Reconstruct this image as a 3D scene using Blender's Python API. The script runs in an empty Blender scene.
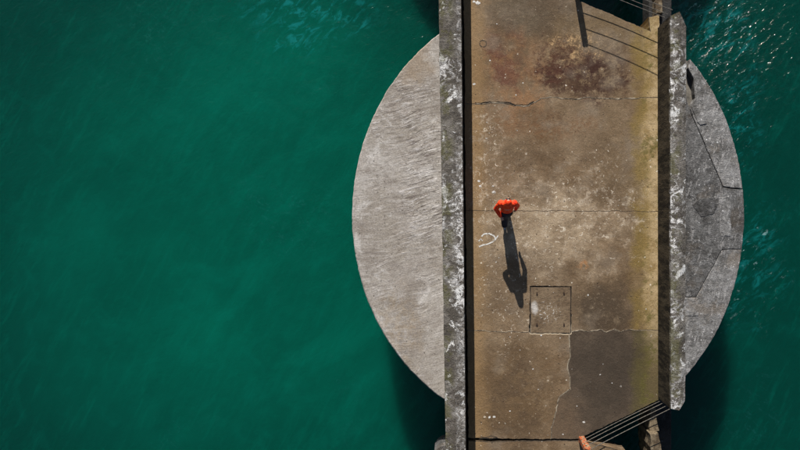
import bpy, bmesh, math, random
from mathutils import Vector, noise as mnoise, Matrix
random.seed(7)
S = bpy.context.scene
C = S.collection
# ------------------------------------------------------------------ camera, sky, sun, exposure
CAM_H = 18.0          # metres above the deck
PX = 0.03             # metres on the deck for one photograph pixel
NX, NY = 463.0, 225.0 # photograph pixel straight below the camera
cam_d = bpy.data.cameras.new('camera'); cam = bpy.data.objects.new('camera', cam_d); C.objects.link(cam)
cam.location = (0, 0, CAM_H)
cam_d.sensor_width = 36; cam_d.lens = 36 * CAM_H / (800 * PX)
cam_d.shift_x = (400 - NX) / 800.0
cam_d.clip_end = 2000
S.camera = cam
SUN = Vector((-0.30, 1.80, 1.0)).normalized()
w = bpy.data.worlds.new('World'); S.world = w; w.use_nodes = True
nt = w.node_tree; bgn = nt.nodes['Background']
sky = nt.nodes.new('ShaderNodeTexSky'); sky.sky_type = 'NISHITA'; sky.sun_disc = False
sky.sun_elevation = math.asin(SUN.z); sky.sun_rotation = math.atan2(SUN.x, SUN.y)
nt.links.new(sky.outputs[0], bgn.inputs[0]); bgn.inputs[1].default_value = 0.055
sd = bpy.data.lights.new('sun', 'SUN'); sd.energy = 5.0; sd.angle = math.radians(0.53); sd.color = (1.0, 0.95, 0.88)
sun = bpy.data.objects.new('sun', sd); C.objects.link(sun); sun.location = (-5, 30, 40)
sun.rotation_euler = SUN.to_track_quat('Z', 'Y').to_euler()
S.view_settings.view_transform = 'Standard'; S.view_settings.look = 'None'
S.view_settings.exposure = 0.38; S.view_settings.gamma = 1.0; S.view_settings.use_curve_mapping = False
S.cycles.use_denoising = True
S.cycles.adaptive_threshold = 0.03; S.cycles.max_bounces = 3; S.cycles.diffuse_bounces = 1; S.cycles.glossy_bounces = 2; S.cycles.transmission_bounces = 2

# ------------------------------------------------------------------ helpers
def P(px, py, z=0.0):
    k = PX * (CAM_H - z) / CAM_H
    return Vector(((px - NX) * k, (NY - py) * k, z))

def tag(o, label=None, cat=None, group=None, kind=None):
    if label: o['label'] = label
    if cat: o['category'] = cat
    if group: o['group'] = group
    if kind: o['kind'] = kind
    return o

def empty(name, loc=(0, 0, 0)):
    o = bpy.data.objects.new(name, None); C.objects.link(o); o.location = loc
    o.empty_display_size = 0.2
    return o

def link(name, bm, mats, parent=None, smooth=False):
    me = bpy.data.meshes.new(name)
    bmesh.ops.recalc_face_normals(bm, faces=bm.faces)
    bm.to_mesh(me); bm.free()
    if not isinstance(mats, (list, tuple)): mats = [mats]
    for m in mats: me.materials.append(m)
    if smooth:
        for p in me.polygons: p.use_smooth = True
    o = bpy.data.objects.new(name, me); C.objects.link(o)
    if parent:
        o.parent = parent
        o.matrix_parent_inverse = Matrix.Translation(-Vector(parent.location))
    return o

# ---- node shorthand
class G:
    def __init__(s, name):
        s.m = bpy.data.materials.new(name); s.m.use_nodes = True
        s.t = s.m.node_tree; s.b = s.t.nodes['Principled BSDF']
        s.pos = s.t.nodes.new('ShaderNodeNewGeometry').outputs['Position']
    def n(s, k, **kw):
        x = s.t.nodes.new(k)
        for a, b in kw.items(): setattr(x, a, b)
        return x
    def put(s, sock, v):
        if isinstance(v, bpy.types.NodeSocket): s.t.links.new(v, sock)
        elif isinstance(v, (tuple, list)) and len(v) == 3 and sock.type == 'RGBA': sock.default_value = (*v, 1)
        else: sock.default_value = v
    def math(s, op, a, b=0.0, clamp=False):
        x = s.n('ShaderNodeMath', operation=op, use_clamp=clamp); s.put(x.inputs[0], a); s.put(x.inputs[1], b); return x.outputs[0]
    def vm(s, op, a, b=(0, 0, 0)):
        x = s.n('ShaderNodeVectorMath', operation=op); s.put(x.inputs[0], a); s.put(x.inputs[1], b)
        return x.outputs['Value'] if op in ('LENGTH', 'DISTANCE') else x.outputs[0]
    def mapv(s, rotz=0, scale=(1, 1, 1), loc=(0, 0, 0), v=None):
        x = s.n('ShaderNodeMapping'); s.put(x.inputs[0], v or s.pos)
        x.inputs['Rotation'].default_value = (0, 0, rotz)
        return s.vm('MULTIPLY', x.outputs[0], scale)      # turn first, then stretch, so that the grain follows the turned axis
    def noise(s, scale, detail=6, rough=0.6, v=None, dist=0.0, seed=0.0, col=False):
        detail = max(1.0, min(detail, math.log2(90 / scale)))      # octaves finer than a centimetre cost time and show nothing
        x = s.n('ShaderNodeTexNoise'); x.inputs['Scale'].default_value = scale; x.inputs['Detail'].default_value = detail
        x.inputs['Roughness'].default_value = rough; x.inputs['Distortion'].default_value = dist
        s.put(x.inputs['Vector'], s.vm('ADD', v or s.pos, (seed * 7.3, seed * 3.1, seed * 5.7)))
        return x.outputs['Color'] if col else x.outputs['Fac']
    def step(s, f, lo, hi, a=0.0, b=1.0, smooth=True):
        x = s.n('ShaderNodeMapRange'); x.interpolation_type = 'SMOOTHSTEP' if smooth else 'LINEAR'
        s.put(x.inputs[0], f); x.inputs[1].default_value = lo; x.inputs[2].default_value = hi
        x.inputs[3].default_value = a; x.inputs[4].default_value = b
        return x.outputs[0]
    def mix(s, f, a, b, mode='MIX'):
        x = s.n('ShaderNodeMix', data_type='RGBA', blend_type=mode, clamp_factor=True)
        s.put(x.inputs['Factor'], f); s.put(x.inputs['A'], a); s.put(x.inputs['B'], b)
        return x.outputs['Result']
    def mul(s, *a):
        r = a[0]
        for b in a[1:]: r = s.math('MULTIPLY', r, b)
        return r
    def x_(s):
        if not hasattr(s, 'sx'):
            q = s.n('ShaderNodeSeparateXYZ'); s.put(q.inputs[0], s.pos); s.sx = q.outputs
        return s.sx
    def blob(s, px, py, rx, ry, warp=0.7, wscale=1.2, soft=(0.3, 1.15), z=0, seed=0):
        """an irregular stain round a spot of the surface (centre and radii in photograph pixels at height z)"""
        c = P(px, py, z)
        if not hasattr(s, 'wc'): s.wc = {}
        if wscale not in s.wc: s.wc[wscale] = s.vm('SUBTRACT', s.noise(wscale, 5, 0.7, seed=wscale, col=True), (0.5, 0.5, 0.5))
        wv = s.wc[wscale]
        d = s.vm('MULTIPLY', s.vm('SUBTRACT', s.pos, (c.x, c.y, c.z)), (1 / (rx * PX), 1 / (ry * PX), 0))
        d = s.vm('ADD', d, s.vm('MULTIPLY', wv, (warp * 2.4, warp * 2.4, 0)))
        return s.step(s.vm('LENGTH', d), soft[0], soft[1], 1, 0)
    def specks(s, scale, size, power=4.0, seed=0.0, warp=0.05):
        v = s.vm('ADD', s.vm('ADD', s.pos, (seed * 3.7, seed * 9.1, 0)), s.vm('MULTIPLY', s.noise(14, 2, 0.5, col=True), (warp, warp, 0)))
        x = s.n('ShaderNodeTexVoronoi', voronoi_dimensions='2D'); x.inputs['Scale'].default_value = scale; s.put(x.inputs['Vector'], v)
        q = s.n('ShaderNodeSeparateColor'); s.put(q.inputs[0], x.outputs['Color'])
        rad = s.math('MULTIPLY', s.math('POWER', q.outputs[0], power), size)
        return s.step(s.math('SUBTRACT', rad, x.outputs['Distance']), 0.0, 0.03)
    def done(s, col, rough=0.85, height=None, hdist=0.02, strength=1.0, spec=0.3):
        s.put(s.b.inputs['Base Color'], col); s.put(s.b.inputs['Roughness'], rough)
        s.b.inputs['Specular IOR Level'].default_value = spec
        if height is not None:
            x = s.n('ShaderNodeBump'); x.inputs['Strength'].default_value = strength; x.inputs['Distance'].default_value = hdist
            s.put(x.inputs['Height'], height); s.t.links.new(x.outputs[0], s.b.inputs['Normal'])
        return s.m

def grey(v, t=(1, 1, 1)): return (v * t[0], v * t[1], v * t[2])

# ------------------------------------------------------------------ materials
def deck_material(name, dark):
    g = G(name)
    n_big = g.noise(0.45, 6, 0.6, seed=1); n_mid = g.noise(1.7, 8, 0.70, seed=2); n_fine = g.noise(8, 8, 0.78, seed=3); n_grit = g.noise(42, 4, 0.85, seed=4)
    if dark:
        c = g.mix(g.step(n_mid, .36, .64), (.058, .045, .033), (.092, .072, .053))
        c = g.mix(g.mul(g.blob(557, 425, 30, 40, .6), .8), c, (.115, .083, .055))
        c = g.mix(g.mul(g.blob(606, 372, 46, 62, .6), g.step(n_big, .3, .6, .7, 1.0), .85), c, (.042, .034, .026))
    else:
        c = g.mix(g.step(n_mid, .34, .66), (.112, .077, .046), (.185, .138, .093))
        c = g.mix(g.mul(g.step(n_big, .40, .62), .55), c, (.200, .160, .118))
        # pale bleached middle, browner ends
        c = g.mix(g.mul(g.blob(555, 228, 92, 62, .8), g.step(n_mid, .36, .60, .45, 1.0), .80), c, (.345, .292, .228))
        c = g.mix(g.mul(g.blob(512, 72, 44, 60, .8), g.step(n_mid, .36, .60), .55), c, (.235, .110, .042))
        c = g.mix(g.mul(g.blob(500, 60, 30, 50, .8, 1.6), g.step(g.noise(1.8, 5, .68, seed=9), .42, .58), .85), c, (.105, .046, .034))
        c = g.mix(g.mul(g.blob(525, 12, 66, 26, .8), .85), c, (.092, .078, .060))
        c = g.mix(g.mul(g.blob(600, 30, 50, 30, .8), .65), c, (.135, .105, .066))
        c = g.mix(g.mul(g.blob(580, 50, 36, 20, .9, 2.2), g.step(g.noise(6.5, 8, .8, dist=1.5, seed=44), .50, .60), .95), c, (.46, .33, .19))
        c = g.mix(g.mul(g.blob(590, 74, 54, 30, .9, 1.8), g.step(g.noise(4.6, 8, .82, seed=6), .40, .50), .97), c, (.034, .013, .010))
        c = g.mix(g.mul(g.blob(556, 66, 30, 34, .9, 1.8), g.step(g.noise(3.4, 8, .8, seed=16), .44, .56), .85), c, (.060, .026, .018))
        c = g.mix(g.mul(g.blob(540, 125, 66, 20, .9), g.step(n_fine, .62, .42), .5), c, (.150, .080, .042))
        c = g.mix(g.mul(g.blob(600, 300, 44, 40, .8), .75), c, (.098, .070, .044))
        c = g.mix(g.mul(g.blob(618, 160, 30, 66, .8), .65), c, (.120, .088, .054))
        c = g.mix(g.mul(g.blob(516, 395, 64, 62, .7), .80), c, (.118, .082, .048))
        c = g.mix(g.mul(g.blob(520, 400, 40, 60, .9, 2), g.step(n_mid, .42, .58), .7), c, (.070, .050, .034))
        c = g.mix(g.mul(g.blob(606, 312, 44, 36, .7), .85), c, (.058, .045, .033))
        c = g.mix(g.mul(g.blob(583, 265, 7, 6, .9, 3), g.step(n_fine, .45, .55), .8), c, (.33, .15, .05))
    if not dark:
        c = g.mix(g.mul(g.step(g.noise(.7, 4, .62, seed=41), .50, .66), .60), c, (.195, .168, .140))
        c = g.mix(g.mul(g.step(g.noise(.75, 4, .62, seed=42), .46, .68), .50), c, (.072, .049, .030))
        c = g.mix(g.mul(g.step(g.noise(2.3, 5, .72, seed=43), .56, .74), .40), c, (.29, .235, .17))
    c = g.mix(g.mul(g.step(n_fine, .55, .75), .40), c, (.32, .27, .21) if not dark else (.10, .085, .070))
    c = g.mix(g.mul(g.step(n_fine, .42, .24), .55), c, (.060, .044, .031))
    # pale silt strip and algae along the right-hand wall, ochre strip along the left-hand wall
    xx, yy, _ = g.x_()
    edge = g.math('ADD', xx, g.math('MULTIPLY', g.math('SUBTRACT', g.noise(1.1, 6, .72, seed=11), .5), .8))
    strip = g.step(edge, P(638, 0).x, P(648, 0).x)
    south = g.step(yy, P(0, 385).y, P(0, 290).y)
    straw = g.mix(g.step(g.noise(2.0, 8, .7, seed=12), .40, .64), (.42, .345, .225), (.25, .19, .095))
    straw = g.mix(g.math('SUBTRACT', 1.0, south), straw, (.105, .085, .042))
    c = g.mix(g.mul(strip, .85), c, straw)
    band = g.mul(g.step(edge, P(628, 0).x, P(638, 0).x), g.step(edge, P(654, 0).x, P(643, 0).x))
    c = g.mix(g.mul(band, g.step(g.noise(1.0, 6, .6, seed=13), .36, .54, .3, 1.0), .7), c, (.185, .138, .042) if not dark else (.075, .066, .022))
    c = g.mix(g.mul(g.step(edge, P(636, 0).x, P(648, 0).x), g.step(g.noise(2.4, 8, .75, seed=14), .49, .63), .75), c, (.090, .085, .022))
    if not dark:
        le = g.math('ADD', xx, g.math('MULTIPLY', g.math('SUBTRACT', g.noise(1.4, 6, .7, seed=15), .5), .9))
        c = g.mix(g.mul(g.step(le, P(492, 0).x, P(474, 0).x), .6), c, (.260, .180, .095))
        # lime bloom: cloudy white film, scratches and flakes
        zone = g.math('MAXIMUM', g.blob(570, 215, 95, 62, .8), g.blob(488, 175, 22, 85, .7))
        film = g.mul(g.step(g.noise(3.2, 9, .75, seed=21), .50, .72), zone)
        c = g.mix(g.mul(film, .85), c, (.50, .46, .41))
        flakes = g.mul(g.step(g.noise(7, 7, .75, dist=1.2, seed=22), .595, .65), g.math('MAXIMUM', zone, g.math('MULTIPLY', g.blob(510, 290, 50, 70, .9), .7)))
        c = g.mix(g.mul(flakes, .85), c, (.60, .58, .54))
    sp = g.mul(g.math('MAXIMUM', g.specks(1.6, .07, 9, 1), g.specks(5.5, .14, 12, 2, .10)), g.step(g.noise(.9, 4, .6, seed=51), .42, .62))
    c = g.mix(g.mul(sp, .35 if dark else .8), c, (.64, .63, .60))
    c = g.mix(g.mul(g.specks(6, .14, 10, 8), .8), c, (.03, .022, .018))
    c = g.mix(1.0, c, (1.10, 1.0, .86) if not dark else (1.08, 1.0, .92), 'MULTIPLY')   # iron-rich aggregate
    grit = g.step(n_grit, .2, .8, .68, 1.34, False)
    c = g.vm('SCALE', c) if False else g.mix(1.0, c, g.math('MULTIPLY', grit, 1.0), 'MULTIPLY')
    h = g.math('ADD', g.math('MULTIPLY', n_fine, .9), g.math('ADD', g.math('MULTIPLY', n_grit, .35), g.math('MULTIPLY', n_mid, 1.0)))
    return g.done(c, .9, h, .020, .8, .25)

M = {}
M['deck'] = deck_material('stained_deck_concrete', False)
M['deck_dark'] = deck_material('dark_slate_deck_concrete', True)

def crack_edge():
    g = G('limed_crack_edge')
    xx, yy, _ = g.x_()
    lime = g.step(g.noise(2.2, 5, .7, seed=31), .33, .48)
    lime = g.mul(lime, g.math('MAXIMUM', g.blob(560, 101, 110, 8, .1, z=0), g.math('MAXIMUM', g.blob(560, 331, 110, 8, .1), g.blob(562, 385, 20, 70, .1))))
    c = g.mix(lime, (.085, .062, .042), (.40, .335, .245))
    return g.done(c, .9, g.noise(30, 4, .7), .01, 1)
M['crack'] = crack_edge()
def lip():
    g = G('lime_crust'); n = g.noise(5, 5, .75, seed=3)
    return g.done(g.mix(g.step(n, .40, .60), (.085, .063, .043), (.36, .30, .22)), .9, n, .01, 1)
M['lip'] = lip()

def joint_dark():
    g = G('dark_joint')
    return g.done(g.mix(g.step(g.noise(6, 5, .7), .4, .65), (.012, .010, .008), (.05, .04, .03)), .95, g.noise(20, 4, .7), .02, 1)
M['joint'] = joint_dark()

def parapet_material(name, moss_x, white_x, seed):
    g = G(name)
    n1 = g.noise(1.8, 8, .75, seed=seed); n2 = g.noise(7, 8, .82, seed=seed + 1); n3 = g.noise(34, 4, .85, seed=seed + 2)
    c = g.mix(g.step(n1, .40, .60), (.085, .074, .062), (.185, .168, .148))
    c = g.mix(g.step(n2, .50, .28, 0, .9), c, (.042, .036, .028))
    xx, yy, zz = g.x_()
    side = g.step(xx, white_x - .06, white_x + .06) if seed < 5 else g.step(xx, white_x + .12, white_x - .12)
    # pale lichen in crusts, thicker on the crest
    lich = g.step(g.noise(5.0, 9, .8, dist=.8, seed=seed + 3), .47, .60)
    wm = g.math('ADD', g.math('MULTIPLY', side, .58), g.step(g.noise(.45, 5, .7, seed=seed + 4), .44, .58, -.25, .7))
    c = g.mix(g.mul(lich, g.math('MAXIMUM', wm, .0)), c, (.66, .645, .63))
    big = g.mul(g.step(g.noise(2.2, 5, .7, dist=.4, seed=seed + 8), .58, .63), g.step(n2, .36, .46))
    c = g.mix(g.mul(big, .85), c, (.72, .71, .69))
    # moss
    moss = g.mul(g.step(g.noise(1.5, 8, .78, seed=seed + 6), .48, .56), g.step(g.math('ABSOLUTE', g.math('SUBTRACT', xx, moss_x)), .34, .08))
    c = g.mix(g.mul(moss, .62), c, (.090, .085, .030))
    c = g.mix(1.0, c, g.step(n3, .25, .75, .6, 1.35, False), 'MULTIPLY')
    # upright faces: algae runs, darkened further to paint the dimness of grazing sun
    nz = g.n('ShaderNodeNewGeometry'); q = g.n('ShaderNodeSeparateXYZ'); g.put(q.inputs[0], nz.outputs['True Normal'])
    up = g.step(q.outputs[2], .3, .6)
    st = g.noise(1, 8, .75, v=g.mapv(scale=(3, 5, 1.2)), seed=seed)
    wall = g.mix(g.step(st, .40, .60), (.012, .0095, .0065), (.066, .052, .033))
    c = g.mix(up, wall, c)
    h = g.math('ADD', n2, g.math('MULTIPLY', n3, .5))
    return g.done(c, .92, h, .035, 1.0, .2)
M['parapet_w'] = parapet_material('lichened_parapet_concrete', P(445, 0, 1).x, P(456, 0, 1).x, 2)
M['parapet_e'] = parapet_material('mossy_parapet_concrete', P(673, 0, 1).x, P(676, 0, 1).x, 6)

def apron_west():
    g = G('pale_brushed_apron_concrete')
    n1 = g.noise(.55, 6, .65, seed=1); n2 = g.noise(3.4, 9, .78, seed=2); n3 = g.noise(26, 5, .85, seed=3)
    c = g.mix(g.step(n1, .40, .60), (.320, .298, .268), (.415, .400, .382))
    c = g.mix(g.mul(g.step(n2, .52, .74), .5), c, (.48, .46, .445))
    c = g.mix(g.mul(g.step(n2, .46, .26), .5), c, (.15, .128, .108))
    wob = g.vm('MULTIPLY', g.noise(.5, 3, .5, col=True, seed=7), (.3, .8, 0))
    v = g.mapv(rotz=math.radians(-13), scale=(.8, 9.0, 1), v=g.vm('ADD', g.pos, wob))
    s1 = g.noise(1.3, 6, .75, v=v, seed=4); s2 = g.noise(2.6, 4, .85, v=v, seed=5)
    mid = g.math('MAXIMUM', g.math('MAXIMUM', g.blob(424, 190, 34, 110, .9, z=-.5), g.blob(405, 110, 34, 45, .9, z=-.5)), .34)
    mid = g.mul(mid, g.step(g.noise(1.1, 5, .72, seed=17), .38, .52, .45, 1.0))
    c = g.mix(g.mul(g.step(g.noise(1.5, 6, .75, dist=.8, seed=18), .54, .64), .6), c, (.62, .62, .62))
    c = g.mix(g.mul(g.step(g.noise(.8, 5, .7, seed=19), .50, .64), .6), c, (.21, .185, .160))
    c = g.mix(g.mul(g.step(s1, .52, .60), mid, .85), c, (.54, .535, .55))
    c = g.mix(g.mul(g.step(s1, .48, .41), mid, .95), c, (.140, .122, .115))
    c = g.mix(g.mul(g.step(s2, .55, .62), mid, .95), c, (.80, .80, .82))
    c = g.mix(g.mul(g.step(s2, .42, .36), mid, .95), c, (.085, .074, .068))
    c = g.mix(g.mul(g.step(g.noise(.8, 5, .7, seed=8), .50, .62), .45), c, (.27, .245, .225))
    c = g.mix(g.mul(g.blob(398, 330, 36, 50, .9, z=-.5), g.step(n2, .40, .60), .35), c, (.33, .25, .15))
    c = g.mix(g.mul(g.blob(412, 62, 24, 30, .9, z=-.5), .6), c, (.30, .235, .165))
    c = g.mix(g.mul(g.specks(9, .2, 8, 5), .8), c, (.09, .08, .07))
    c = g.mix(1.0, c, g.step(n3, .22, .78, .62, 1.36, False), 'MULTIPLY')
    c = g.mix(1.0, c, (.92, .875, .825), 'MULTIPLY')
    h = g.math('ADD', g.mul(s1, mid, 1.6), g.math('ADD', g.mul(s2, mid, 1.0), g.math('ADD', g.math('MULTIPLY', n3, .6), g.math('MULTIPLY', n2, .8))))
    return g.done(c, .88, h, .010, 1.0, .25)
M['apron_w'] = apron_west()

def apron_east(name, base, hi, seed):
    g = G(name)
    n1 = g.noise(1.2, 8, .74, seed=seed); n2 = g.noise(6, 9, .82, seed=seed + 1); n3 = g.noise(30, 5, .85, seed=seed + 2)
    c = g.mix(g.step(n1, .38, .62), grey(base * .6, (1.04, 1, .95)), grey(base * 1.4, (1.02, 1, .98)))
    c = g.mix(g.mul(g.step(n2, .50, .74), .75), c, grey(hi, (1, .985, .99)))
    v = g.mapv(rotz=math.radians(14), scale=(5, 1, 1), v=g.vm('ADD', g.pos, g.vm('MULTIPLY', g.noise(1.5, 4, .6, col=True), (.3, .3, 0))))
    c = g.mix(g.mul(g.step(g.noise(2.4, 8, .8, v=v, seed=seed + 3), .53, .62), .6), c, grey(hi * 1.15, (1, .97, .95)))
    c = g.mix(g.step(n2, .46, .26, 0, .8), c, grey(base * .28, (1, .93, .88)))
    c = g.mix(g.mul(g.step(g.noise(.9, 6, .7, seed=seed + 5), .52, .62), .4), c, grey(base, (1.25, 1, .75)))
    c = g.mix(g.mul(g.specks(6, .16, 9, seed), .8), c, grey(hi * 1.6))
    c = g.mix(1.0, c, g.step(n3, .22, .78, .6, 1.4, False), 'MULTIPLY')
    h = g.math('ADD', n2, g.math('MULTIPLY', n3, .35))
    return g.done(c, .9, h, .04, 1.0, .25)
M['apron_e'] = apron_east('dark_weathered_apron_concrete', .085, .30, 1)
M['apron_pale'] = apron_east('pale_repair_concrete', .160, .40, 9)
M['patch'] = apron_east('dark_repair_mortar', .068, .14, 15)
M['girder'] = apron_east('wet_girder_concrete', .030, .055, 21)

def block_mat():
    g = G('brown_weathered_block')
    n = g.noise(3, 8, .75)
    c = g.mix(g.step(n, .38, .62), (.075, .052, .030), (.235, .185, .120))
    return g.done(c, .92, n, .05, 1)
M['block'] = block_mat()

def caisson_side():
    g = G('tidal_caisson_concrete')
    n = g.noise(1.5, 8, .72); _, _, zz = g.x_()
    c = g.mix(g.step(n, .36, .64), (.10, .092, .078), (.22, .20, .17))
    c = g.mix(g.step(g.math('ADD', zz, n), -1.9, -2.4), c, (.020, .026, .014))
    return g.done(c, .9, n, .05, 1)
M['caisson'] = caisson_side()

def water_material():
    g = G('turbid_green_sea')
    n0 = g.noise(.07, 4, .55, seed=3); n1 = g.noise(.30, 6, .65, v=g.mapv(rotz=math.radians(-35), scale=(1, 1.7, 1)), dist=.6, seed=4)
    c = g.mix(g.step(n0, .38, .60), (.0004, .074, .047), (.0004, .110, .069))
    c = g.mix(g.mul(g.step(n1, .42, .68), .40), c, (.0006, .125, .082))
    # vignette painted into the water: darker with distance from a spot beside the pier
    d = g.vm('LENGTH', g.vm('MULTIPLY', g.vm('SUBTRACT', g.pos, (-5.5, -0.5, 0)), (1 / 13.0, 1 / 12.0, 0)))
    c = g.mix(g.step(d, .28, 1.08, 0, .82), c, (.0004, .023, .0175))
    # wind-drawn foam threads
    v = g.mapv(rotz=math.radians(35), scale=(1, 2.2, 1))
    ridge = g.math('ABSOLUTE', g.math('SUBTRACT', g.noise(.8, 6, .66, v=v, dist=1.2, seed=5), .5))
    where = g.step(g.noise(.20, 4, .6, seed=6), .52, .66)
    foam = g.mul(g.step(ridge, .022, .002), where, g.step(g.noise(5, 5, .75, seed=7), .44, .62))
    c = g.mix(g.mul(foam, .08), c, (.06, .30, .32))
    ripple_streaks = g.noise(1.4, 6, .7, v=g.mapv(rotz=math.radians(-62), scale=(.45, 2.4, 1)), dist=.5, seed=15)  # ripple streaks catching the sky, painted as lighter and darker colour
    c = g.mix(g.step(ripple_streaks, .50, .72, 0, .15), c, (.0006, .160, .108))
    c = g.mix(g.step(ripple_streaks, .50, .30, 0, .12), c, (.0004, .030, .022))
    z = -3.6
    fx = g.math('MAXIMUM', g.blob(715, 28, 60, 48, .9, .5, z=z), g.math('MAXIMUM', g.blob(742, 120, 30, 70, .9, .5, z=z), g.math('MULTIPLY', g.blob(750, 260, 50, 90, .9, .5, z=z), .7)))
    fl = g.mul(fx, g.step(g.noise(3.6, 8, .78, v=g.mapv(rotz=math.radians(-38), scale=(1, 2.0, 1)), dist=.6, seed=8), .58, .68), g.step(g.noise(.9, 4, .65, seed=9), .46, .58))
    c = g.mix(g.mul(fl, .6), c, (.45, .70, .72))  # flecks of foam, with sun glints painted into the same pale colour
    sky_sheen = g.mul(g.math('MAXIMUM', fx, g.blob(310, 10, 90, 60, .9, .5, z=z)), g.step(g.noise(1.5, 6, .72, v=g.mapv(rotz=math.radians(-38), scale=(1, 2.2, 1)), dist=.8, seed=10), .48, .66))
    c = g.mix(g.mul(sky_sheen, .6), c, (.008, .20, .20))  # bluish sky reflection off the ripples, painted into the water colour
    rip = g.noise(.8, 6, .62, dist=1.4, seed=25)  # ripple light and shade painted as paler and darker tones
    c = g.mix(g.step(rip, .50, .70, 0, .08), c, (.0006, .150, .104))
    c = g.mix(g.step(rip, .48, .30, 0, .08), c, (.0004, .036, .026))
    # ripples
    w1 = g.noise(.5, 3, .5, v=g.mapv(rotz=math.radians(30), scale=(1, 1.8, 1)), dist=.4, seed=1)
    w2 = g.noise(3.4, 4, .65, v=g.mapv(rotz=math.radians(-40), scale=(1, 1.7, 1)), dist=.5, seed=2)
    rz = g.math('ADD', .028, g.math('MULTIPLY', g.blob(745, 50, 95, 120, .6, .4, z=z, soft=(.2, 1.3)), .034))
    h = g.math('ADD', g.math('MULTIPLY', w1, .06), g.mul(w2, rz))
    g.done(c, .09, h, 1.0, 1.0, .5)
    g.b.inputs['IOR'].default_value = 1.333
    g.b.inputs['Subsurface Weight'].default_value = 1.0
    g.b.inputs['Subsurface Radius'].default_value = (.5, 1.0, .95)
    g.b.inputs['Subsurface Scale'].default_value = 2.2
    g.b.subsurface_method = 'BURLEY'
    return g.m
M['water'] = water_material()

def plain(name, col, rough=.7, var=.25, scale=20, metal=0):
    g = G(name); n = g.noise(scale, 5, .65)
    c = g.mix(g.step(n, .3, .7), tuple(x * (1 - var) for x in col), tuple(min(1, x * (1 + var)) for x in col))
    g.b.inputs['Metallic'].default_value = metal
    return g.done(c, rough, n, .004, .6)
M['bar'] = plain('weathered_galvanised_steel', (.12, .108, .09), .5, .35, 12)
def jacket_mat():
    g = G('orange_shell_fabric'); n = g.noise(7, 4, .6, dist=1.0, seed=1); n2 = g.noise(16, 3, .6, seed=2)
    c = g.mix(g.step(n, .35, .65), (.82, .028, .006), (.98, .080, .008))
    return g.done(c, .6, g.math('ADD', n, g.math('MULTIPLY', n2, .3)), .045, 1.0, .3)
M['jacket'] = jacket_mat()
M['trousers'] = plain('dark_trouser_cloth', (.020, .020, .028), .85, .3)
M['skin'] = plain('skin', (.52, .27, .19), .5, .08)
M['hair'] = plain('dark_hair', (.02, .014, .01), .5, .3, 60)
M['shoe'] = plain('grey_shoe', (.55, .53, .58), .6, .2)
M['sole'] = plain('pale_sole', (.45, .45, .45), .7, .1)
M['eye'] = plain('eye', (.02, .015, .012), .2, .1)
M['bolt'] = plain('rusty_bolt', (.030, .018, .012), .8, .3)
M['paint'] = None
def paint_mat():
    g = G('worn_white_paint')
    n = g.noise(14, 7, .75)
    return g.done(g.mix(g.step(n, .34, .52), (.24, .20, .155), (.68, .67, .64)), .85, n, .004, 1)
M['paint'] = paint_mat()
def rust_post():
    g = G('rusting_painted_post')
    n = g.noise(9, 7, .72, seed=2); n2 = g.noise(12, 6, .7, seed=5)
    c = g.mix(g.step(n, .44, .56), (.30, .22, .14), (.40, .075, .016))
    c = g.mix(g.step(n2, .50, .60), c, (.05, .028, .016))
    return g.done(c, .85, n, .02, 1)
M['post'] = rust_post()
def hatch_mat():
    g = G('hatch_plate_concrete')
    n = g.noise(2.4, 8, .72, seed=4); n2 = g.noise(12, 7, .75, seed=5)
    c = g.mix(g.step(n, .36, .64), (.120, .080, .046), (.200, .143, .088))
    c = g.mix(g.mul(g.step(n2, .55, .64), g.blob(548, 312, 14, 12, .8, 3)), c, (.52, .49, .44))
    c = g.mix(g.mul(g.blob(535, 308, 4, 7, .6, 3), .8), c, (.55, .52, .48))
    c = g.mix(g.mul(g.step(n2, .45, .3), .7), c, (.05, .04, .03))
    return g.done(c, .85, n2, .02, 1)
M['hatch'] = hatch_mat()

# ------------------------------------------------------------------ geometry helpers
def wiggle(poly, z, step=.13, amp=.012, keep=False):
    """photograph-pixel outline -> points on height z, subdivided, each point nudged by a position noise so that shared edges stay shared"""
    pts = [P(a, b, z) for a, b in poly]; out = []
    n = len(pts)
    for i in range(n):
        a, b = pts[i], pts[(i + 1) % n]
        # walk each edge in a fixed direction
        rev = (a.x, a.y) > (b.x, b.y)
        p, q = (b, a) if rev else (a, b)
        k = max(1, int(round((q - p).length / step)))
        seg = [p.lerp(q, j / k) for j in range(k + 1)]
        if rev: seg.reverse()
        out += seg[:-1]
    res = []
    for p in out:
        if keep: res.append(p); continue
        d = mnoise.noise_vector(Vector((p.x * 2.3, p.y * 2.3, 3.1))) * amp + mnoise.noise_vector(Vector((p.x * 7.7, p.y * 7.7, 9.1))) * amp * .9 + mnoise.noise_vector(Vector((p.x * 19, p.y * 19, 5.1))) * amp * .9
        res.append(Vector((p.x + d.x, p.y + d.y, p.z)))
    return res

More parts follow.
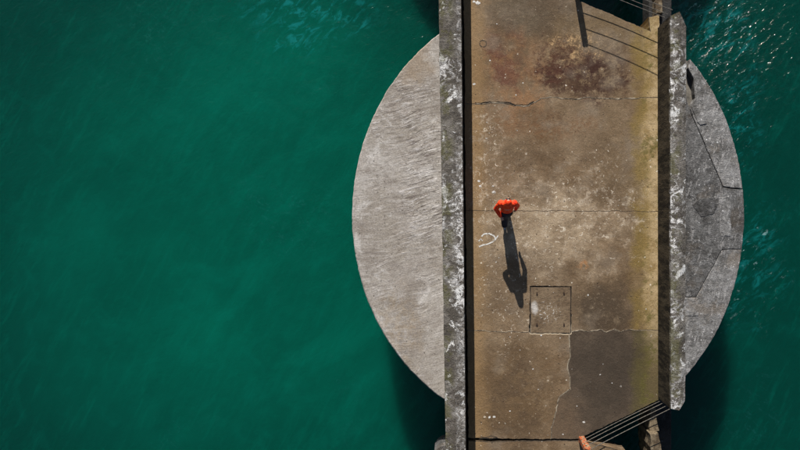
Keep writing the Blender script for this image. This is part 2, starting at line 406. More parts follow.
def slab(name, pts, ztop, thick, mats, parent, cham=.016, drop=.014, gap=.002):
    """prism with a worn, chamfered rim; slot 0 on top, slot 1 on the rim, sides slot 0"""
    bm = bmesh.new()
    top = bm.faces.new([bm.verts.new((p.x, p.y, ztop)) for p in pts])
    top.normal_update()
    if top.normal.z < 0: top.normal_flip()
    r = bmesh.ops.extrude_face_region(bm, geom=[top])
    low = [v for v in r['geom'] if isinstance(v, bmesh.types.BMVert)]
    # the extruded copy becomes the upper face; the original goes down
    for v in low: v.co.z = ztop
    for v in top.verts: v.co.z = ztop - thick
    cap = [f for f in r['geom'] if isinstance(f, bmesh.types.BMFace)][0]
    ins = bmesh.ops.inset_region(bm, faces=[cap], thickness=cham, use_even_offset=True)
    inner = set(cap.verts)
    for f in ins['faces']:
        f.material_index = min(1, len(mats) - 1)
        for v in f.verts:
            if v not in inner: v.co.z = ztop - drop
    return link(name, bm, mats, parent)

def tube_bm(bm, a, b, r, seg=8):
    a, b = Vector(a), Vector(b); d = (b - a).normalized()
    u = d.orthogonal().normalized(); v = d.cross(u)
    ra = []; rb = []
    for i in range(seg):
        t = 2 * math.pi * i / seg; o = (u * math.cos(t) + v * math.sin(t)) * r
        ra.append(bm.verts.new(a + o)); rb.append(bm.verts.new(b + o))
    for i in range(seg):
        j = (i + 1) % seg; bm.faces.new((ra[i], ra[j], rb[j], rb[i]))
    bm.faces.new(list(reversed(ra))); bm.faces.new(rb)

def box_bm(bm, lo, hi, bev=0):
    r = bmesh.ops.create_cube(bm, size=1)
    lo, hi = Vector(lo), Vector(hi)
    for v in r['verts']:
        v.co = Vector((lo[i] + (hi[i] - lo[i]) * (v.co[i] + .5) for i in range(3)))
    if bev:
        es = {e for v in r['verts'] for e in v.link_edges}
        bmesh.ops.bevel(bm, geom=list(es), offset=bev, segments=2, affect='EDGES', profile=.6)

# ------------------------------------------------------------------ setting: sea
WZ = -3.6
bm = bmesh.new(); box_bm(bm, (-500, -500, WZ - 40), (500, 500, WZ))
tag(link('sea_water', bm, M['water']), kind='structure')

# ------------------------------------------------------------------ caisson with its round apron
AZ = -0.5
ECX, ECY, EA, EB = 548.0, 215.0, 196.0, 218.0
def ell(t, s=1.0): return (ECX + EA * s * math.cos(t), ECY + (EB + 12 * max(0, math.cos(t))) * s * math.sin(t))
def ell_x(px, sgn): # y on the ellipse at x
    return ECY + sgn * EB * math.sqrt(max(0, 1 - ((px - ECX) / EA) ** 2))

def caisson(offset_px, label):
    base = P(ECX, ECY + offset_px, 0); base.z = WZ
    root = empty('caisson', base)
    tag(root, label, 'caisson', 'round caissons in a row under the jetty')
    bm = bmesh.new()
    prof = [(AZ - .26, 1.0), (AZ - .9, .999), (AZ - 1.0, .97), (AZ - 1.7, .90), (WZ - 3, .88)]
    rings = []
    K = PX * (CAM_H - AZ) / CAM_H
    for z, s in prof:
        ring = []
        for i in range(160):
            t = 2 * math.pi * i / 160; x, y = ell(t, s)
            if 570 < x < 664:      # the caisson is cut back along the two slanting deck corners
                y = max(y, 6 + 30 * (x - 580) / 70); y = min(y, 432 - 37 * (x - 583) / 74)
            ring.append(bm.verts.new(((x - NX) * K, (NY - y) * K - offset_px * PX, z)))
        rings.append(ring)
    for a, b in zip(rings, rings[1:]):
        for i in range(160):
            j = (i + 1) % 160; bm.faces.new((a[i], a[j], b[j], b[i]))
    bm.faces.new(rings[0])
    link('shaft', bm, M['caisson'], root)
    return root
cais = caisson(0, 'round concrete caisson with pale western and dark eastern apron under the deck')
north_cais = caisson(-548, 'next concrete caisson beyond the upper picture edge, casting shade on the water')
def slab_shift(name, o, root, dy):
    c = o.copy(); C.objects.link(c); c.parent = root; c.matrix_parent_inverse = Matrix.Translation(-Vector(root.location)); c.location.y = dy; return c

def arc(x0, x1, sgn, n=40):
    """ellipse outline between two x positions on one half (sgn -1 upper, +1 lower)"""
    return [(x0 + (x1 - x0) * i / n, ell_x(x0 + (x1 - x0) * i / n, sgn)) for i in range(n + 1)]
def arct(t0, t1, n=50): return [ell(t0 + (t1 - t0) * i / n) for i in range(n + 1)]
def ang(y): return math.asin((y - ECY) / (EB + 11.8))
def tang(px, sgn): # angle of the ellipse point at x
    return sgn * math.acos(max(-1, min(1, (px - ECX) / EA)))

# western apron: one pale slab
west = arct(tang(468, 1), 2 * math.pi + tang(468, -1), 90)
wa = slab('apron_slab', wiggle(west, AZ, .08, .010), AZ, .30, [M['apron_w'], M['apron_w']], cais, .03, .03)
wa['label'] = 'pale brushed western apron slab'
slab_shift('apron_slab', wa, north_cais, 548 * PX)
# eastern apron: separate slabs with open cracks
tA, tB = tang(660, -1), tang(742.3, -1)
gapx = 1.1
up_outer = arct(tang(690, -1), ang(188.9), 24) + [(723.2, 186.3), (692.3, 114.6), (690.6, 108.8), (695.5, 98), (693.5, 78), (688, 68)]
lo_outer = arct(ang(249.6), tang(684, 1), 24) + [(684, 316), (698.6, 316), (698.6, 298.6), (696, 297.6), (722.3, 249.9)]
inner = [(660, 45), (684, 45), (686, 66), (686.5, 98), (689.5, 109), (691.5, 115), (722.6, 187.3), (738, 189.6)] + arct(ang(189.8), ang(249.2), 16) + [(722, 249.5), (695.7, 297), (660, 297)]
step_s = [(660, 297.2), (696, 297.6), (698.6, 298.6), (698.6, 316), (660, 316)]
low_in = [(660, 316), (684, 316), (684, 373), (660, 385)]
e1 = slab('apron_slab', wiggle(up_outer, AZ, .12, .012), AZ - .004, 30e-2, [M['apron_pale'], M['apron_pale']], cais, .014, .014); e1['label'] = 'pale upper outer apron slab'
e2 = slab('apron_slab', wiggle(inner, AZ, .12, .012), AZ + .012, 30e-2, [M['apron_e'], M['apron_e']], cais, .014, .014); e2['label'] = 'dark middle apron slab'
e3 = slab('apron_slab', wiggle(lo_outer, AZ, .12, .012), AZ + .004, 30e-2, [M['apron_pale'], M['apron_pale']], cais, .014, .014); e3['label'] = 'lower outer apron slab'
e4 = slab('apron_slab', wiggle(step_s, AZ, .12, .008), AZ + .016, 30e-2, [M['apron_pale'], M['apron_pale']], cais, .014, .014)
e5 = slab('apron_slab', wiggle(low_in, AZ, .12, .008), AZ + .01, 30e-2, [M['apron_e'], M['apron_e']], cais, .014, .014)
for e in (e1, e2, e3, e4, e5): slab_shift('apron_slab', e, north_cais, 548 * PX)
def patch(poly, z, mat, name='repair_patch', thick=.03, amp=.02):
    return slab(name, wiggle(poly, AZ, .08, amp), z, thick, [mat, mat], cais, .012, .010)
patch([(691.5, 205), (699, 199), (715, 197), (717, 207), (713, 214), (701, 217.5)], AZ + .024, M['patch'])
patch([(718.5, 197), (730, 196), (731, 236), (719.5, 236)], AZ + .022, M['apron_pale'])
patch([(691.5, 106.5), (705.5, 108), (706.5, 124), (700, 125), (697.5, 122)], AZ + .016, M['apron_pale'])

# ------------------------------------------------------------------ jetty deck: slabs
jetty = empty('concrete_jetty', P(560, 215, -.6))
tag(jetty, 'brown stained concrete jetty deck of cracked slabs between the two parapets', 'jetty')
def lx(y): return 463.4 + 4.6 * y / 450.0          # left-hand deck edge, beside the gutter
RX = 660.0
crack_n = [(480, 104.2), (492, 103), (503, 103.2), (515, 105.4), (527, 106.2), (534, 103), (541, 98.5), (549, 97), (562, 98.6), (575, 99), (588, 97.6), (604, 98.2), (620, 98.8), (640, 97.8)]
crack_s = [(483, 330.8), (497, 331.6), (511, 331), (520, 332.4), (529.5, 331.4)]
crack_s2 = [(571.5, 331.6), (582, 330), (590, 332), (600, 329.2), (606, 331.4), (614, 329.4), (621, 331.8), (629, 329.6), (641, 330.4)]
crack_v = [(569.2, 334), (570, 345), (570.4, 358), (568, 364), (567, 369), (569.5, 377), (570.4, 389), (566, 392), (560, 396), (557.5, 402), (556, 410), (554, 420), (551.5, 428), (551, 439.4)]
dk = [M['deck'], M['crack']]; dd = [M['deck_dark'], M['crack']]
TH = 1.2
sN = [(lx(-14), -14), (580, -14), (580, 1), (650, 31), (648.5, 17), (RX, 14), (RX, 97.6)] + crack_n[::-1] + [(lx(104), 104)]
slab('deck_slab', wiggle(sN, 0, .055, .018), 0, TH, dk, jetty)
s2 = [(lx(104), 104)] + crack_n + [(RX, 97.6), (RX, 211.4), (560, 211), (lx(211), 210.6)]
slab('deck_slab', wiggle(s2, 0, .055, .018), 0, TH, dk, jetty, .009, .010)
HX0, HX1, HY0, HY1 = 530.2, 571.0, 286.2, 333.6
s3 = [(lx(211), 210.6), (560, 211), (RX, 211.4), (RX, 330.2)] + crack_s2[::-1] + [(HX1, HY0), (HX0, HY0)] + crack_s[::-1] + [(lx(330), 330.2)]
slab('deck_slab', wiggle(s3, 0, .055, .018), 0, TH, dk, jetty, .009, .010)
s4 = [(lx(330), 330.2)] + crack_s + [(HX0, HY1)] + crack_v + [(lx(439), 438.4)]
slab('deck_slab', wiggle(s4, 0, .055, .018), 0, TH, dk, jetty)
s5 = [(569.2, 334), (HX1, HY1 - .3)] + crack_s2 + [(RX, 330.2), (RX, 399.5), (583, 437.2), (580, 439.4), (551, 439.4)] + crack_v[::-1][1:-1]
d5 = slab('deck_slab', wiggle(s5, 0, .055, .018), 0, TH, dd, jetty); d5['label'] = 'dark slate-coloured deck slab'
# walkway spans going on beyond both picture edges
s6 = [(lx(440), 440.6), (492, 441.6), (520, 440.6), (583, 440.8), (627, 452.5), (645, 475), (645, 640), (lx(640), 640)]
slab('walkway_slab', wiggle(s6, 0, .11, .016), -.01, .6, [M['deck'], M['joint']], jetty, .02, .02)
s7 = [(lx(-16), -16), (580, -16), (590, -60), (590, -380), (lx(-380), -380)]
slab('walkway_slab', wiggle(s7, 0, .11, .016), -.01, .6, [M['deck'], M['joint']], jetty, .02, .02)
# drain gutter bed along the left-hand parapet
bm = bmesh.new()
vs = [bm.verts.new(P(a, b, 0) + Vector((0, 0, -.14))) for a, b in ((458, -380), (471, -380), (471, 640), (458, 640))]
bm.faces.new(vs); r = bmesh.ops.extrude_face_region(bm, geom=bm.faces[:])
for v in r['geom']:
    if isinstance(v, bmesh.types.BMVert): v.co.z -= .3
link('gutter_bed', bm, M['joint'], jetty)
# low kerbs under the two railings
def kerb(a, b, wdt, h):
    a, b = P(*a), P(*b); d = (b - a).normalized(); n = Vector((-d.y, d.x, 0)) * wdt / 2
    bm = bmesh.new(); K = max(2, int((b - a).length / .15)); rows = []
    for i in range(K + 1):
        p = a.lerp(b, i / K); j = mnoise.noise(p * 4) * .012
        rows.append([bm.verts.new(p + n * s + Vector((j, j, z + (j if z > 0 else 0)))) for s, z in ((-1, -.05), (-1, h - .02), (-.8, h), (.8, h), (1, h - .02), (1, -.05))])
    for r0, r1 in zip(rows, rows[1:]):
        for k in range(5): bm.faces.new((r0[k], r0[k + 1], r1[k + 1], r1[k]))
    bm.faces.new(rows[0]); bm.faces.new(rows[-1])
    return link('kerb', bm, M['girder'], jetty)

# paint and droppings that have a shape of their own
def ribbon(name, path, wd, z, mat, parent, seed):
    pts = []
    for i in range(len(path) - 1):
        a, b = P(*path[i]), P(*path[i + 1])
        for j in range(5): pts.append(a.lerp(b, j / 5))
    pts.append(P(*path[-1])); bm = bmesh.new(); rows = []
    for i, p in enumerate(pts):
        d = (pts[min(i + 1, len(pts) - 1)] - pts[max(i - 1, 0)]).normalized(); n = Vector((-d.y, d.x, 0))
        k = wd * (.55 + .9 * abs(mnoise.noise(Vector((i * .45, seed, 0)))) ) * (.35 if i in (0, len(pts) - 1) else 1)
        k2 = wd * (.55 + .9 * abs(mnoise.noise(Vector((i * .45, seed + 9, 0)))))
        q = p + Vector((0, 0, z)); rows.append((bm.verts.new(q + n * k), bm.verts.new(q - n * k2)))
    for r0, r1 in zip(rows, rows[1:]): bm.faces.new((r0[0], r0[1], r1[1], r1[0]))
    return link(name, bm, mat, parent)
def splat(cx, cy, r, seed, name='white_splash', z=.004):
    c = P(cx, cy); bm = bmesh.new(); vs = []
    for i in range(18):
        t = 2 * math.pi * i / 18; rr = r * PX * (.65 + .9 * abs(mnoise.noise(Vector((math.cos(t) * 1.6, math.sin(t) * 1.6, seed)))))
        vs.append(bm.verts.new((c.x + rr * math.cos(t), c.y + rr * math.sin(t) * .8, z)))
    bm.faces.new(vs); return link(name, bm, M['paint'], jetty)
ribbon('paint_mark', [(479, 247), (483, 245), (488, 244), (493, 241.5), (496, 239), (493.5, 235.5), (489, 233.5), (484, 234), (481.5, 236.5)], .030, .004, M['paint'], jetty, 1)
ribbon('paint_mark', [(496, 239), (498, 235.5)], .022, .0045, M['paint'], jetty, 2)
ribbon('paint_mark', [(478.5, 241), (481, 239), (482.5, 241)], .020, .0042, M['paint'], jetty, 3)
for i, (a, b, r) in enumerate([(477.5, 3, 2.6), (474, 1.6, 1.6), (497, 24, .7), (516, 95, .8), (523, 83, .7), (490, 60.5, .9), (474, 84, 1.6), (480, 186, 1.3), (494, 192, 2.0), (479, 181, 1.6), (493, 186, 1.1),
        (588, 295, 1.0), (600, 374.5, .9), (584, 422, 1.4), (538, 389.5, .8), (510, 411, .8), (489.5, 417.2, 1.3), (494, 416.8, 1.5), (533, 369, .8), (541, 335.5, .9), (572, 369, .6), (496, 262, .8), (612, 383, .6),
        (646, 309, .7), (560, 338, .7), (510, 337, .7), (520, 350, .5), (603, 364, .5), (577, 406, .6), (563, 434, 1.0)]):
    splat(a, b, r, i * 1.7)
for i in range(26):
    a = random.choice([random.uniform(484, 500), random.uniform(505, 640)]); b = random.uniform(120, 300)
    splat(a, b, random.uniform(.25, .6), 60 + i * 1.3, 'white_splash', .0042)
def crack_lip(path, wd, seed, mat, dy=0):
    pts = wiggle(path + path[::-1], 0, .055, .018)[:]
    half = len(pts) // 2 + 1; pts = pts[:half]
    bm = bmesh.new(); rows = []
    for i, p in enumerate(pts):
        d = (pts[min(i + 1, half - 1)] - pts[max(i - 1, 0)]).normalized(); n = Vector((-d.y, d.x, 0))
        k = wd * max(.12, .5 + 1.5 * mnoise.noise(Vector((i * .23, seed, 0)))); k2 = wd * max(.12, .5 + 1.5 * mnoise.noise(Vector((i * .23, seed + 9, 0))))
        q = p + Vector((0, dy, .003)); rows.append((bm.verts.new(q + n * k), bm.verts.new(q + n * (k - k2) / 2 + Vector((0, 0, .006))), bm.verts.new(q - n * k2)))
    for a, b in zip(rows, rows[1:]):
        bm.faces.new((a[0], a[1], b[1], b[0])); bm.faces.new((a[1], a[2], b[2], b[1]))
    return link('crack_lip', bm, mat, jetty)
crack_lip([(475, 104)] + crack_n, .022, 1.0, M['lip']); crack_lip([(475, 104)] + crack_n[:6], .026, 2.0, M['joint'], .035)  # the dark second ribbon paints the shadow along the crack's left part
crack_lip([(476, 330.3)] + crack_s, .016, 3.0, M['lip']); crack_lip(crack_s2, .019, 4.0, M['lip']); crack_lip(crack_v, .019, 5.0, M['lip'])
bm = bmesh.new()   # ring mark on the upper slab
c = P(483, 43.5); ra = []; rb = []
for i in range(24):
    t = 2 * math.pi * i / 24; d = Vector((math.cos(t), math.sin(t), 0)); k = mnoise.noise(Vector((t, 4, 0))) * .02
    ra.append(bm.verts.new(c + d * (.085 + k) + Vector((0, 0, .004)))); rb.append(bm.verts.new(c + d * (.115 + k * .6) + Vector((0, 0, .004))))
for i in range(24):
    if i % 7 == 3: continue
    j = (i + 1) % 24; bm.faces.new((ra[i], ra[j], rb[j], rb[i]))
link('ring_mark', bm, M['crack'], jetty)
# scar in the last joint, lower left
ribbon('joint_scar', [(480, 436.5), (486, 437.5), (491, 435.8), (497, 436.8)], .02, .004, M['crack'], jetty, 5)
ribbon('joint_scar', [(479, 439), (485, 438.2), (491, 438.8), (498, 437.6)], .022, .0045, M['joint'], jetty, 6)

# ------------------------------------------------------------------ hatch cover
hb = P((HX0 + HX1) / 2, (HY0 + HY1) / 2, -.10)
hatch = empty('hatch_cover', hb)
tag(hatch, 'square brown hatch cover with four dark bolts set flush in the deck', 'hatch')
bm = bmesh.new()
pr = [(HX0 - .4, HY0 - .4), (HX1 + .4, HY0 - .4), (HX1 + .4, HY1 + .2), (HX0 - .4, HY1 + .2)]
vs = [bm.verts.new(P(a, b) + Vector((0, 0, -.035))) for a, b in pr]; bm.faces.new(vs)
r = bmesh.ops.extrude_face_region(bm, geom=bm.faces[:])
for v in r['geom']:
    if isinstance(v, bmesh.types.BMVert): v.co.z -= .06
link('recess_bed', bm, M['joint'], hatch)
plate = slab('plate', wiggle([(HX0 + .5, HY0 + 1.1), (HX1 - .45, HY0 + 1.0), (HX1 - .5, HY1 - .45), (HX0 + .45, HY1 - .4)], 0, .2, .004), -.006, .05, [M['hatch'], M['crack']], hatch, .012, .008)
for a, b in ((537, 294), (564, 293.5), (537, 325), (564, 325)):
    p = P(a, b); bm = bmesh.new(); tube_bm(bm, (p.x, p.y, -.012), (p.x, p.y, .012), .026, 6); box_bm(bm, (p.x - .012, p.y - .055, -.011), (p.x + .012, p.y + .055, .004))
    link('bolt', bm, M['bolt'], hatch)

# ------------------------------------------------------------------ parapet walls
def parapet(name, xs, mat, label, y0s, y1s, zt, zo, zbase, seed, amp=.014):
    """xs: for t in 0..1 gives pixel x of (inner top, ridge, outer top); each line has its own end rows y0s, y1s"""
    root_y = P(0, (y0s[0] + y1s[0]) / 2).y
    K = int(abs(y1s[0] - y0s[0]) * PX / .12)
    bm = bmesh.new(); rows = []
    for i in range(K + 1):
        t = i / K
        # squeeze stations near the ends stays linear
        pts = []
        for k in range(3):
            yy = y0s[k] + (y1s[k] - y0s[k]) * t
            z = (zt, zt, zo)[k]
            p = P(xs[k](yy), yy, z)
            q = Vector((p.x, p.y, 0))
            j = mnoise.noise(q * 2.1 + Vector((0, 0, seed + k))) * amp + mnoise.noise(q * 8.3 + Vector((0, 0, seed + k * 3))) * amp * .7
            p.x += j; p.z += mnoise.noise(q * 5 + Vector((0, 0, seed + k * 7))) * .010
            pts.append(p)
        inn, rid, out = pts
        sgn = 1 if inn.x < out.x else -1
        b0 = P(xs[0](y0s[0] + (y1s[0] - y0s[0]) * t), 0, zt).x; b2 = P(xs[2](y0s[2] + (y1s[2] - y0s[2]) * t), 0, zo).x
        sec = [Vector((b0, inn.y, zbase)), Vector((b0 * .85 + inn.x * .15, inn.y, inn.z - .05)), Vector((inn.x + sgn * .022, inn.y, inn.z)), inn.lerp(rid, .5), rid, rid.lerp(out, .5) + Vector((0, 0, .008)), Vector((out.x, out.y, out.z)), Vector((out.x + sgn * .006, out.y, out.z - .05)), Vector((b2, out.y, zbase))]
        rows.append([bm.verts.new(s) for s in sec])
    for a, b in zip(rows, rows[1:]):
        for k in range(len(a) - 1): bm.faces.new((a[k], a[k + 1], b[k + 1], b[k]))
        bm.faces.new((a[-1], a[0], b[0], b[-1]))
    for r_ in (rows[0], rows[-1]):
        c = sum((v.co for v in r_), Vector()) / len(r_); bm.faces.new(r_)
    o = link(name, bm, mat)
    return tag(o, label, 'wall')
parapet('parapet_wall', [lambda y: 461.6 + 4.6 * y / 450, lambda y: 451.3 + 5 * y / 450, lambda y: 438.8 + 7.0 * y / 450], M['parapet_w'],
        'long lichen-speckled concrete parapet running past both picture edges above the pale apron', (-380, -380, -380), (640, 640, 640), 1.05, .97, -1.1, 1.0)
parapet('parapet_wall', [lambda y: 669.6 + .6 * y / 450, lambda y: 679.6 - .4 * y / 450, lambda y: 686.2 - 1.2 * y / 450], M['parapet_e'],
        'short mossy concrete parapet with blunt ends above the dark cracked apron', (16, 11.5, 27), (408.5, 410.5, 401), 1.05, .95, -1.0, 4.0)

# ------------------------------------------------------------------ railings
def railing(base_a, base_b, heights, top_b, label, post_h):
    A = P(*base_a); B = P(*base_b)
    root = empty('railing', A); tag(root, label, 'railing', 'railings closing the deck corners')
    bm = bmesh.new(); box_bm(bm, (A.x - .085, A.y - .085, -.25), (A.x + .085, A.y + .085, post_h), .02)
    bmesh.ops.subdivide_edges(bm, edges=bm.edges[:], cuts=3, use_grid_fill=True)
    for v in bm.verts:
        d = mnoise.noise_vector(v.co * 6) * .018 + mnoise.noise_vector(v.co * 17) * .014; v.co += d
    link('post', bm, M['post'], root)
    for k, h in enumerate(heights):
        e = B if k < len(heights) - 1 else P(*top_b)
        bm = bmesh.new(); a = Vector((A.x, A.y, h)); b = Vector((e.x, e.y, h if k < len(heights) - 1 else top_b_h))
        # a slightly sagging bar
        prev = a
        for i in range(1, 9):
            t = i / 8; q = a.lerp(b, t) - Vector((0, 0, .03 * math.sin(math.pi * t))); tube_bm(bm, prev, q, .010, 6); prev = q
        link('bar', bm, M['bar'], root)
    return root
top_b_h = 1.0
railing((576, -12), (660, 22), (.4, .67, .93), (661, 22), 'rusty steel railing crossing the dark gap at the upper end of the short parapet', .95)
railing((581.5, 439), (660, 399.6), (.10, .32, .6, .93), (664, 396), 'orange-rusted post and steel bars at the lower end of the short parapet', 1.0)

# ------------------------------------------------------------------ side girders and blocks beside the walkway spans
def girder(y0, y1, label):
    a = P(649, y0, -1.4); b = P(671.5, y1, -1.4)
    bm = bmesh.new(); box_bm(bm, (a.x, min(a.y, b.y), -2.1), (b.x, max(a.y, b.y), -1.4), .02)
    o = link('side_girder', bm, M['girder']); return tag(o, label, 'girder', 'low girders beside the walkway')
girder(395, 640, 'dark low concrete girder running down from the lower end of the short parapet')
girder(30, -380, 'dark low concrete girder running up from the upper end of the short parapet')
def blocky(name, poly, z0, z1, label, mat):
    pts = wiggle(poly, z1, .12, .03); bm = bmesh.new()
    f = bm.faces.new([bm.verts.new(p) for p in pts]); f.normal_update()
    r = bmesh.ops.extrude_face_region(bm, geom=[f])
    for v in f.verts: v.co.z = z0
    o = link(name, bm, mat); return tag(o, label, 'block', 'blocks standing on the girders')
blocky('concrete_block', [(651, 409), (655.5, 409), (658.5, 431.5), (649, 432)], -1.41, -.35, 'tapered brown concrete block under the lower end of the short parapet', M['block'])
blocky('concrete_block', [(650, 434.5), (658, 433.5), (663, 455), (663, 480), (653, 480)], -1.41, -.10, 'brown concrete block cut by the lower picture edge', M['block'])
blocky('concrete_block', [(655, -40), (662.5, -40), (662.5, 12), (655.5, 13)], -1.41, -1.05, 'grey concrete block at the upper picture edge beside the parapet end', M['block'])

o = blocky('concrete_ledge', [(434, 452), (440, 447), (452, 445.5), (452, 500), (434, 500)], -2.0, -1.0, 'small grey ledge jutting out under the long parapet at the lower picture edge', M['apron_e'])
o['category'] = 'ledge'; del o['group']

# ------------------------------------------------------------------ person
person = empty('person', (1.26, .22, 0))
tag(person, 'person in orange hooded jacket and dark trousers walking up the deck', 'person')
def loft(bm, rings, seg=14):
    """rings: (centre, half width, half depth, axis direction of travel, side direction)"""
    prev = None
    for c, wd, dp, ax, side in rings:
        ax = Vector(ax).normalized(); side = Vector(side); side = (side - ax * side.dot(ax)).normalized(); f = ax.cross(side)
        ring = [bm.verts.new(Vector(c) + side * wd * math.cos(2 * math.pi * i / seg) + f * dp * math.sin(2 * math.pi * i / seg)) for i in range(seg)]
        if prev:
            for i in range(seg):
                j = (i + 1) % seg; bm.faces.new((prev[i], prev[j], ring[j], ring[i]))
        else: bm.faces.new(list(reversed(ring)))
        prev = ring
    bm.faces.new(prev)
def limb(bm, pts, rad, side=(1, 0, 0), seg=12):
    rings = []
    for i, p in enumerate(pts):
        a = Vector(pts[max(0, i - 1)]); b = Vector(pts[min(len(pts) - 1, i + 1)])
        d = b - a; s = Vector(side)
        if abs(d.normalized().dot(s)) > .9: s = Vector((0, 1, 0))
        rings.append((p, rad[i], rad[i], d, s))
    loft(bm, rings, seg)
def ball(bm, c, r):
    m = bmesh.ops.create_icosphere(bm, subdivisions=3, radius=1)
    for v in m['verts']: v.co = Vector((c[0] + v.co.x * r[0], c[1] + v.co.y * r[1], c[2] + v.co.z * r[2]))
def organic(name, bm, mat, voxel, it=4):
    o = link(name, bm, mat, person, True)
    md = o.modifiers.new('remesh', 'REMESH'); md.mode = 'VOXEL'; md.voxel_size = voxel; md.use_smooth_shade = True
    sm = o.modifiers.new('smooth', 'SMOOTH'); sm.factor = .5; sm.iterations = it
    return o
LS, LE, LH = (1.045, .605, 1.385), (.925, .46, 1.10), (1.085, .215, .90)
RS, RE, RH = (1.425, .605, 1.385), (1.54, .545, 1.06), (1.50, .43, .80)
# body: head, neck, hands and the limbs under the clothes, one continuous mesh
bm = bmesh.new()
ball(bm, (1.235, .645, 1.605), (.076, .098, .112)); ball(bm, (1.235, .735, 1.59), (.016, .022, .024)); ball(bm, (1.235, .705, 1.535), (.045, .045, .04))
for s in (-1, 1): ball(bm, (1.235 + s * .078, .635, 1.60), (.012, .022, .032))
limb(bm, [(1.235, .56, 1.40), (1.235, .60, 1.47), (1.235, .64, 1.55)], [.065, .056, .058])
loft(bm, [((1.24, .35, .90), .135, .095, (0, .3, 1), (1, 0, 0)), ((1.24, .42, 1.08), .125, .085, (0, .35, 1), (1, 0, 0)), ((1.235, .52, 1.30), .165, .10, (0, .35, 1), (1, 0, 0)), ((1.235, .56, 1.40), .15, .075, (0, .35, 1), (1, 0, 0))], 18)
def hand(bm, wr, el, inward):
    d = (Vector(wr) - Vector(el)).normalized(); side = Vector((0, 0, 1)).cross(d).normalized(); up = d.cross(side)
    w0 = Vector(wr)
    limb(bm, [w0 - d * .03, w0 + d * .02, w0 + d * .055, w0 + d * .085], [.027, .032, .036, .028])
    for k, (off, ln) in enumerate(((-.030, .058), (-.010, .070), (.010, .074), (.030, .064))):
        b0 = w0 + d * .075 + side * off; b1 = b0 + d * ln * .5; b2 = b1 + (d * .7 - up * .7).normalized() * ln * .35; b3 = b2 + (d * .2 - up).normalized() * ln * .28
        limb(bm, [b0, b1, b2, b3], [.0095, .009, .0085, .007], seg=8)
    t0 = w0 + d * .02 + side * inward * .03; t1 = t0 + (d * .6 + side * inward * .7).normalized() * .035; t2 = t1 + (d * .9 - up * .4).normalized() * .03
    limb(bm, [t0, t1, t2], [.013, .011, .009], seg=8)
for sh, el, hd, inw in ((LS, LE, LH, 1), (RS, RE, RH, -1)):
    limb(bm, [sh, el, hd], [.048, .038, .026]); hand(bm, hd, el, inw)
TL = [(1.17, .34, .92), (1.205, .24, .52), (1.235, -.045, .17)]; FL = [(1.31, .36, .92), (1.315, .50, .50), (1.305, .45, .09)]
for L in (TL, FL): limb(bm, L, [.08, .055, .036])
ball(bm, (1.24, -.055, .10), (.034, .07, .035)); ball(bm, (1.305, .52, .05), (.038, .10, .035))
organic('body', bm, M['skin'], .009, 2)
# trousers
bm = bmesh.new()
loft(bm, [((1.24, .33, .66), .185, .135, (0, .2, 1), (1, 0, 0)), ((1.24, .355, .82), .182, .130, (0, .2, 1), (1, 0, 0)), ((1.24, .37, .95), .175, .122, (0, .25, 1), (1, 0, 0)), ((1.24, .40, 1.04), .150, .108, (0, .3, 1), (1, 0, 0))], 18)
limb(bm, [TL[0], (1.185, .29, .72), TL[1], (1.22, .10, .33), (1.235, -.03, .185)], [.12, .118, .108, .10, .088])
limb(bm, [FL[0], (1.312, .43, .71), FL[1], (1.31, .47, .29), (1.305, .452, .11)], [.12, .118, .108, .10, .088])
organic('trousers', bm, M['trousers'], .014)
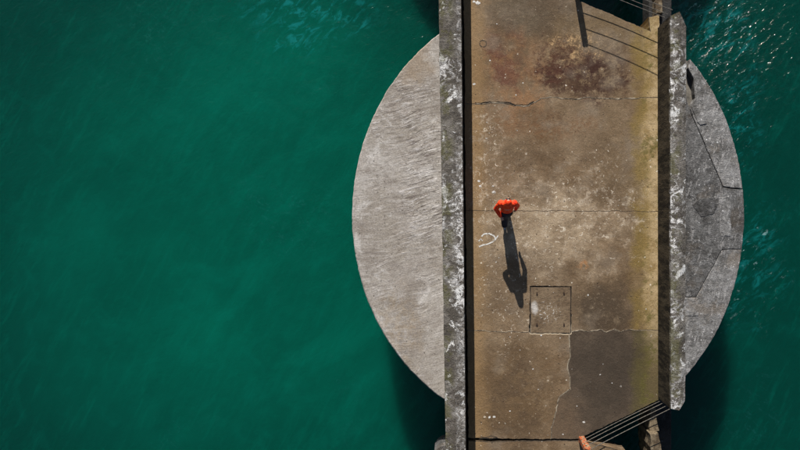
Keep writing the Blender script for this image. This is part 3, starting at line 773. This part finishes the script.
# jacket with the hood up
bm = bmesh.new()
loft(bm, [((1.24, .40, .92), .178, .128, (0, .2, 1), (1, 0, 0)), ((1.24, .45, 1.08), .175, .125, (0, .3, 1), (1, 0, 0)), ((1.237, .54, 1.25), .20, .135, (0, .35, 1), (1, 0, 0)), ((1.235, .585, 1.36), .205, .122, (0, .35, 1), (1, 0, 0)), ((1.235, .60, 1.42), .165, .10, (0, .35, 1), (1, 0, 0)), ((1.235, .60, 1.47), .09, .08, (0, .35, 1), (1, 0, 0))], 20)
for sh, el, hd in ((LS, LE, LH), (RS, RE, RH)):
    sh_, el_, hd_ = Vector(sh), Vector(el), Vector(hd)
    limb(bm, [sh_.lerp(Vector((1.235, .56, 1.38)), .35), sh_, sh_.lerp(el_, .5), el_, el_.lerp(hd_, .5), el_.lerp(hd_, .93)], [.09, .09, .078, .070, .060, .048])
    ball(bm, sh, (.088, .095, .075))
for k in range(3): ball(bm, (1.235, .48 + k * .01, 1.33 + k * .025), (.13 - k * .01, .06, .05))
organic('jacket', bm, M['jacket'], .014, 3)
bm = bmesh.new()
ball(bm, (1.235, .615, 1.605), (.104, .112, .120)); ball(bm, (1.235, .575, 1.50), (.13, .10, .10)); ball(bm, (1.235, .50, 1.44), (.12, .075, .06))
organic('hood', bm, M['jacket'], .013, 3)
bm = bmesh.new(); ball(bm, (1.235, .700, 1.668), (.062, .036, .034)); organic('hair', bm, M['hair'], .009, 1)
for s in (-1, 1):
    bm = bmesh.new(); ball(bm, (1.235 + s * .031, .733, 1.61), (.012, .009, .009)); link('eye', bm, M['eye'], person, True)
def shoe(toe, heel, lift):
    t, h = Vector(toe), Vector(heel); ax = (t - h).normalized(); up = Vector((1, 0, 0)).cross(ax).normalized()
    bm = bmesh.new()
    loft(bm, [(h - ax * .02 + up * .045, .030, .040, ax, (1, 0, 0)), (h + ax * .03 + up * .05, .040, .050, ax, (1, 0, 0)), (h.lerp(t, .5) + up * .043, .042, .043, ax, (1, 0, 0)), (h.lerp(t, .8) + up * .034, .047, .032, ax, (1, 0, 0)), (t + up * .026, .032, .022, ax, (1, 0, 0))], 14)
    o = link('shoe', bm, M['shoe'], person, True); sb = o.modifiers.new('sub', 'SUBSURF'); sb.levels = 1; sb.render_levels = 2
    bm = bmesh.new()
    loft(bm, [(h - ax * .03 + up * .006, .030, .012, ax, (1, 0, 0)), (h.lerp(t, .5) + up * .006, .044, .012, ax, (1, 0, 0)), (h.lerp(t, .85) + up * .006, .050, .012, ax, (1, 0, 0)), (t + ax * .015 + up * .006, .028, .010, ax, (1, 0, 0))], 12)
    s_ = link('sole', bm, M['sole'], o, True)
    s_.matrix_parent_inverse = Matrix.Identity(4)
    o.matrix_parent_inverse = Matrix.Translation(-Vector(person.location))
shoe((1.245, .055, .008), (1.232, -.115, .12), True)
shoe((1.32, .66, .008), (1.305, .415, .008), False)
